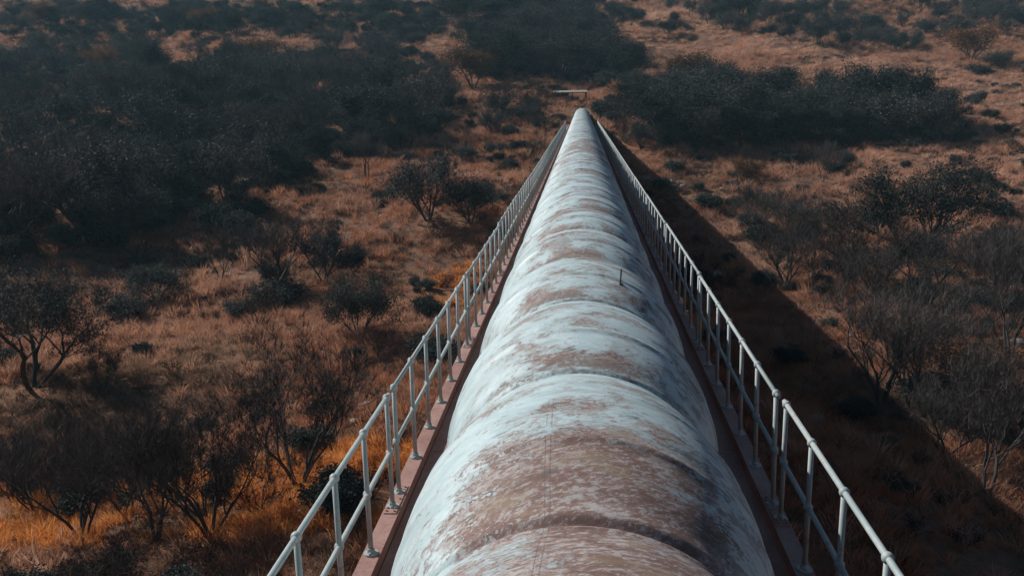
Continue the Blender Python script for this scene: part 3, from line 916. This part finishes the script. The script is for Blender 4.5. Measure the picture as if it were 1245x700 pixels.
def scatter(name, sources, pts, scl, pick):
    col = bpy.data.collections.new(name + '_kinds')
    for i, me in enumerate(sources):
        o = bpy.data.objects.new(f'{name}_kind_{chr(97 + i)}', me)
        col.objects.link(o)
    n = len(pts)
    me = bpy.data.meshes.new(name)
    me.vertices.add(n); me.vertices.foreach_set('co', np.asarray(pts, np.float32).ravel())
    rg = np.random.default_rng(len(pts))
    a = me.attributes.new('spin', 'FLOAT_VECTOR', 'POINT')
    rot = np.stack([rg.normal(0, .1, n), rg.normal(0, .1, n), rg.uniform(0, 2 * PI, n)], 1)
    a.data.foreach_set('vector', rot.astype(np.float32).ravel())
    a = me.attributes.new('size', 'FLOAT_VECTOR', 'POINT')
    a.data.foreach_set('vector', np.asarray(scl, np.float32).ravel())
    a = me.attributes.new('pick', 'INT', 'POINT')
    a.data.foreach_set('value', np.asarray(pick, np.int32))
    o = obj(name, me)
    g = bpy.data.node_groups.new(name, 'GeometryNodeTree')
    g.interface.new_socket('Geometry', in_out='INPUT', socket_type='NodeSocketGeometry')
    g.interface.new_socket('Geometry', in_out='OUTPUT', socket_type='NodeSocketGeometry')
    gi, go = g.nodes.new('NodeGroupInput'), g.nodes.new('NodeGroupOutput')
    ip = g.nodes.new('GeometryNodeInstanceOnPoints')
    ci = g.nodes.new('GeometryNodeCollectionInfo')
    ci.inputs['Collection'].default_value = col
    ci.inputs['Separate Children'].default_value = True
    ci.inputs['Reset Children'].default_value = True
    def attr(nm, ty):
        nd = g.nodes.new('GeometryNodeInputNamedAttribute'); nd.data_type = ty
        nd.inputs['Name'].default_value = nm; return nd.outputs[0]
    L = g.links.new
    L(gi.outputs[0], ip.inputs['Points']); L(ci.outputs[0], ip.inputs['Instance'])
    ip.inputs['Pick Instance'].default_value = True
    L(attr('pick', 'INT'), ip.inputs['Instance Index'])
    L(attr('spin', 'FLOAT_VECTOR'), ip.inputs['Rotation'])
    L(attr('size', 'FLOAT_VECTOR'), ip.inputs['Scale'])
    L(ip.outputs[0], go.inputs[0])
    md = o.modifiers.new('scatter', 'NODES'); md.node_group = g
    return o

def wavefield(x, y, seed, wl):
    r = np.random.default_rng(seed); s = 0
    for _ in range(7):
        a = r.uniform(0, 2 * PI); k_ = 2 * PI / (wl * r.uniform(.5, 1.6))
        s = s + np.sin(k_ * (x * math.cos(a) + y * math.sin(a)) + r.uniform(0, 2 * PI))
    return s / 7 * 1.6
def spread(n, y0, y1, seed, margin=1.12, pad=4):
    r = np.random.default_rng(seed)
    y = np.sqrt(r.uniform(y0 ** 2, y1 ** 2, n))
    x = (r.uniform(-1, 1, n)) * (0.62 * y * margin + pad) - 0.04 * y
    return x, y, r
def inpoly(x, y, poly):
    c_ = np.zeros(len(x), bool); j = len(poly) - 1
    for i in range(len(poly)):
        xi, yi = poly[i][:2]; xj, yj = poly[j][:2]
        c_ ^= ((yi > y) != (yj > y)) & (x < (xj - xi) * (y - yi) / (yj - yi + 1e-9) + xi)
        j = i
    return c_
# pale open grassland: the clearing that slants across the far slope, and the terrace below the right-hand bank
PALE = [[on_ground(*p) for p in ((700, 3), (800, 14), (900, 44), (1020, 66), (1120, 80), (1245, 84), (1290, 150), (1180, 150), (1060, 104), (900, 70), (770, 48))],
        [on_ground(*p) for p in ((990, 188), (1245, 140), (1290, 250), (1150, 262), (1010, 232))]]
sets = []
for n, y0, y1, seed, s0 in ((26000, 20, 60, 1, 1.0), (34000, 60, 125, 2, 1.25), (42000, 125, 230, 3, 1.8), (36000, 230, 345, 4, 2.6)):
    x, y, r = spread(n, y0, y1, seed)
    dens = wavefield(x, y, 40, 9 + y0 * .05)
    keep = r.uniform(0, 1, n) < np.clip(.62 + .55 * dens, .12, 1.0)
    keep &= ~((np.abs(x) < 1.9) & (y > 100) & (y < 136))
    x, y = x[keep], y[keep]
    z = ground_z(x, y) - .02
    s = s0 * np.exp(r.normal(0, .28, len(x))) * (1 + .3 * wavefield(x, y, 41, 5))
    s = np.clip(s, .35 * s0, 1.55 * s0)
    ht = s * r.uniform(.75, 1.2, len(x)) * (1.0 if s0 < 1.5 else .8)
    zone = wavefield(x, y, 42, 22) + r.normal(0, .35, len(x))
    pick = np.where(zone > .35, r.integers(3, 6, len(x)), np.where(zone < -.30, r.integers(6, 8, len(x)), r.integers(0, 3, len(x))))
    right = (x > 12) & (y > 62) & (r.uniform(0, 1, len(x)) < .7)
    pick = np.where(right, r.integers(3, 6, len(x)), pick)
    rust = (x < -4) & (y > 26) & (y < 33.5) & (r.uniform(0, 1, len(x)) < .92) | (np.hypot((x + 9.5) / 2.2, (y - 66) / 6) < 1)
    pick = np.where(rust, 8, pick)
    pale = np.zeros(len(x), bool)
    for poly in PALE:
        pale |= inpoly(x, y, poly)
    pick = np.where(pale & (r.uniform(0, 1, len(x)) < .8), 9, pick)
    sets.append((np.stack([x, y, z], 1), np.stack([s, s, ht], 1), pick))
src = ([tuft(200 + i, 46, .42 + .1 * i, .16, .9, M['grass_a']) for i in range(3)] +
       [tuft(210 + i, 46, .5 + .12 * i, .15, .8, M['grass_b']) for i in range(3)] +
       [tuft(220 + i, 40, .36 + .1 * i, .18, 1.1, M['grass_c']) for i in range(2)] +
       [tuft(230, 46, .5, .16, .9, M['grass_d']), tuft(231, 50, .5, .16, .9, M['grass_e'])])
grass = scatter('grass', src, np.concatenate([s[0] for s in sets]), np.concatenate([s[1] for s in sets]), np.concatenate([s[2] for s in sets]))
tag(grass, 'dry rust and straw coloured grass tufts covering the valley floor', 'grass', kind='stuff')

# low woody weeds between the grass
def joined(pair):
    a, b_ = pair
    me = bpy.data.meshes.new('undergrowth')
    bm = bmesh.new(); bm.from_mesh(a)
    nf = len(bm.faces); bm.from_mesh(b_)
    bm.faces.ensure_lookup_table()
    for i in range(nf, len(bm.faces)): bm.faces[i].material_index = 1
    bm.to_mesh(me); bm.free()
    me.materials.append(a.materials[0]); me.materials.append(b_.materials[0])
    return me
wsrc = [joined(p) for p in PROTO['scrub'] + PROTO['shrub'][:2]]
x, y, r = spread(9000, 24, 160, 9)
dens = wavefield(x, y, 51, 16)
keep = (r.uniform(0, 1, len(x)) < np.clip(.30 + .6 * dens, .02, 1)) & (np.abs(x) > 2.5)
x, y = x[keep], y[keep]
s = np.exp(r.normal(-1.05, .40, len(x)))
# thick low growth under the woods
ux, uy, us = [], [], []
for zname, poly, *_z in ZONES[:6]:
    cs = [c_ for c_ in (on_ground(*p) for p in poly) if c_]
    x0, x1 = min(c_[0] for c_ in cs), max(c_[0] for c_ in cs); y0, y1 = min(c_[1] for c_ in cs), max(c_[1] for c_ in cs)
    for _ in range(int((x1 - x0) * (y1 - y0) * .14)):
        xx, yy_ = zr.uniform(x0, x1), zr.uniform(y0, y1)
        if abs(xx) < 3 and yy_ < 140: continue
        q = to_px((xx, yy_, float(ground_z(xx, yy_))))
        if q and inside(q[0], q[1], poly): ux.append(xx); uy.append(yy_); us.append(zr.uniform(.5, 1.2))
nu = len(ux)
x = np.concatenate([x, ux]); y = np.concatenate([y, uy]); s = np.concatenate([s, us])
weeds = scatter('undergrowth', wsrc, np.stack([x, y, ground_z(x, y)], 1), np.stack([s * 1.2, s * 1.2, s], 1), np.concatenate([r.choice([0, 1, 2, 3, 4], len(x) - nu, p=[.26, .26, .22, .13, .13]), r.choice([0, 1, 3, 4], nu, p=[.15, .15, .35, .35])]))
tag(weeds, 'knee-high twiggy undergrowth scattered through the dry grass', 'undergrowth', kind='stuff')
# loose pale stones in the grass
def stone(seed):
    r = random.Random(seed); b_ = MB(); b_.ball((0, 0, .05), .2, 8, 5, .6)
    b_.v = [Vector((q.x * r.uniform(.75, 1.3), q.y * r.uniform(.75, 1.3), q.z * r.uniform(.75, 1.25))) for q in b_.v]
    return b_.mesh('stone', M['stone'])
x3, y3, r = spread(2600, 26, 150, 19)
keep = (r.uniform(0, 1, len(x3)) < np.clip(.05 + .8 * wavefield(x3, y3, 71, 14), 0, 1)) & (np.abs(x3) > 3)
x3, y3 = x3[keep], y3[keep]
s3 = np.exp(r.normal(-.1, .55, len(x3)))
stones = scatter('stones', [stone(i) for i in range(4)], np.stack([x3, y3, ground_z(x3, y3)], 1), np.stack([s3, s3, s3], 1), r.integers(0, 4, len(x3)))
tag(stones, 'pale loose stones lying in the dry grass', 'stones', kind='stuff')
# scrub on the far hillside that reads as one mass
fsrc = [joined(p) for p in PROTO['dense'][:2] + PROTO['grey'][:2] + PROTO['rust'][:1]]
x, y, r = spread(3600, 205, 420, 12, 1.2)
dens = wavefield(x, y, 61, 60)
keep = (r.uniform(0, 1, len(x)) < np.clip(.40 + .6 * dens, .0, 1)) & ((y > 255) | (x < 40) & (y > 225))
x, y = x[keep], y[keep]
s = np.exp(r.normal(-.25, .3, len(x)))
far = scatter('far_scrub', fsrc, np.stack([x, y, ground_z(x, y)], 1), np.stack([s * 1.2, s * 1.2, s], 1), r.choice([0, 1, 2, 3, 4], len(x), p=[.28, .27, .2, .15, .1]))
tag(far, 'mass of dark scrub on the far hillside along the top of the photo', 'scrub', kind='stuff')

# ------------------------------------------------------------------ thin bluish haze, added to lift and cool the dark tones
hb = MB(); hb.box(-1150, 1150, -520, 1180, -6, 330)
hz = bpy.data.materials.new('dark_lift_haze'); hz.use_nodes = True
ht = hz.node_tree; ht.nodes.clear()
ho = ht.nodes.new('ShaderNodeOutputMaterial'); hv = ht.nodes.new('ShaderNodeVolumePrincipled')
hv.inputs['Color'].default_value = (0.50, 0.86, 1.0, 1)
hv.inputs['Density'].default_value = 0.0003
ht.links.new(hv.outputs[0], ho.inputs['Volume'])
haze = obj('haze', hb.mesh('haze', hz))
tag(haze, 'added thin bluish haze lifting the dark tones over the valley', 'haze', kind='stuff')
SC.cycles.volume_step_rate = 10
SC.cycles.volume_bounces = 0
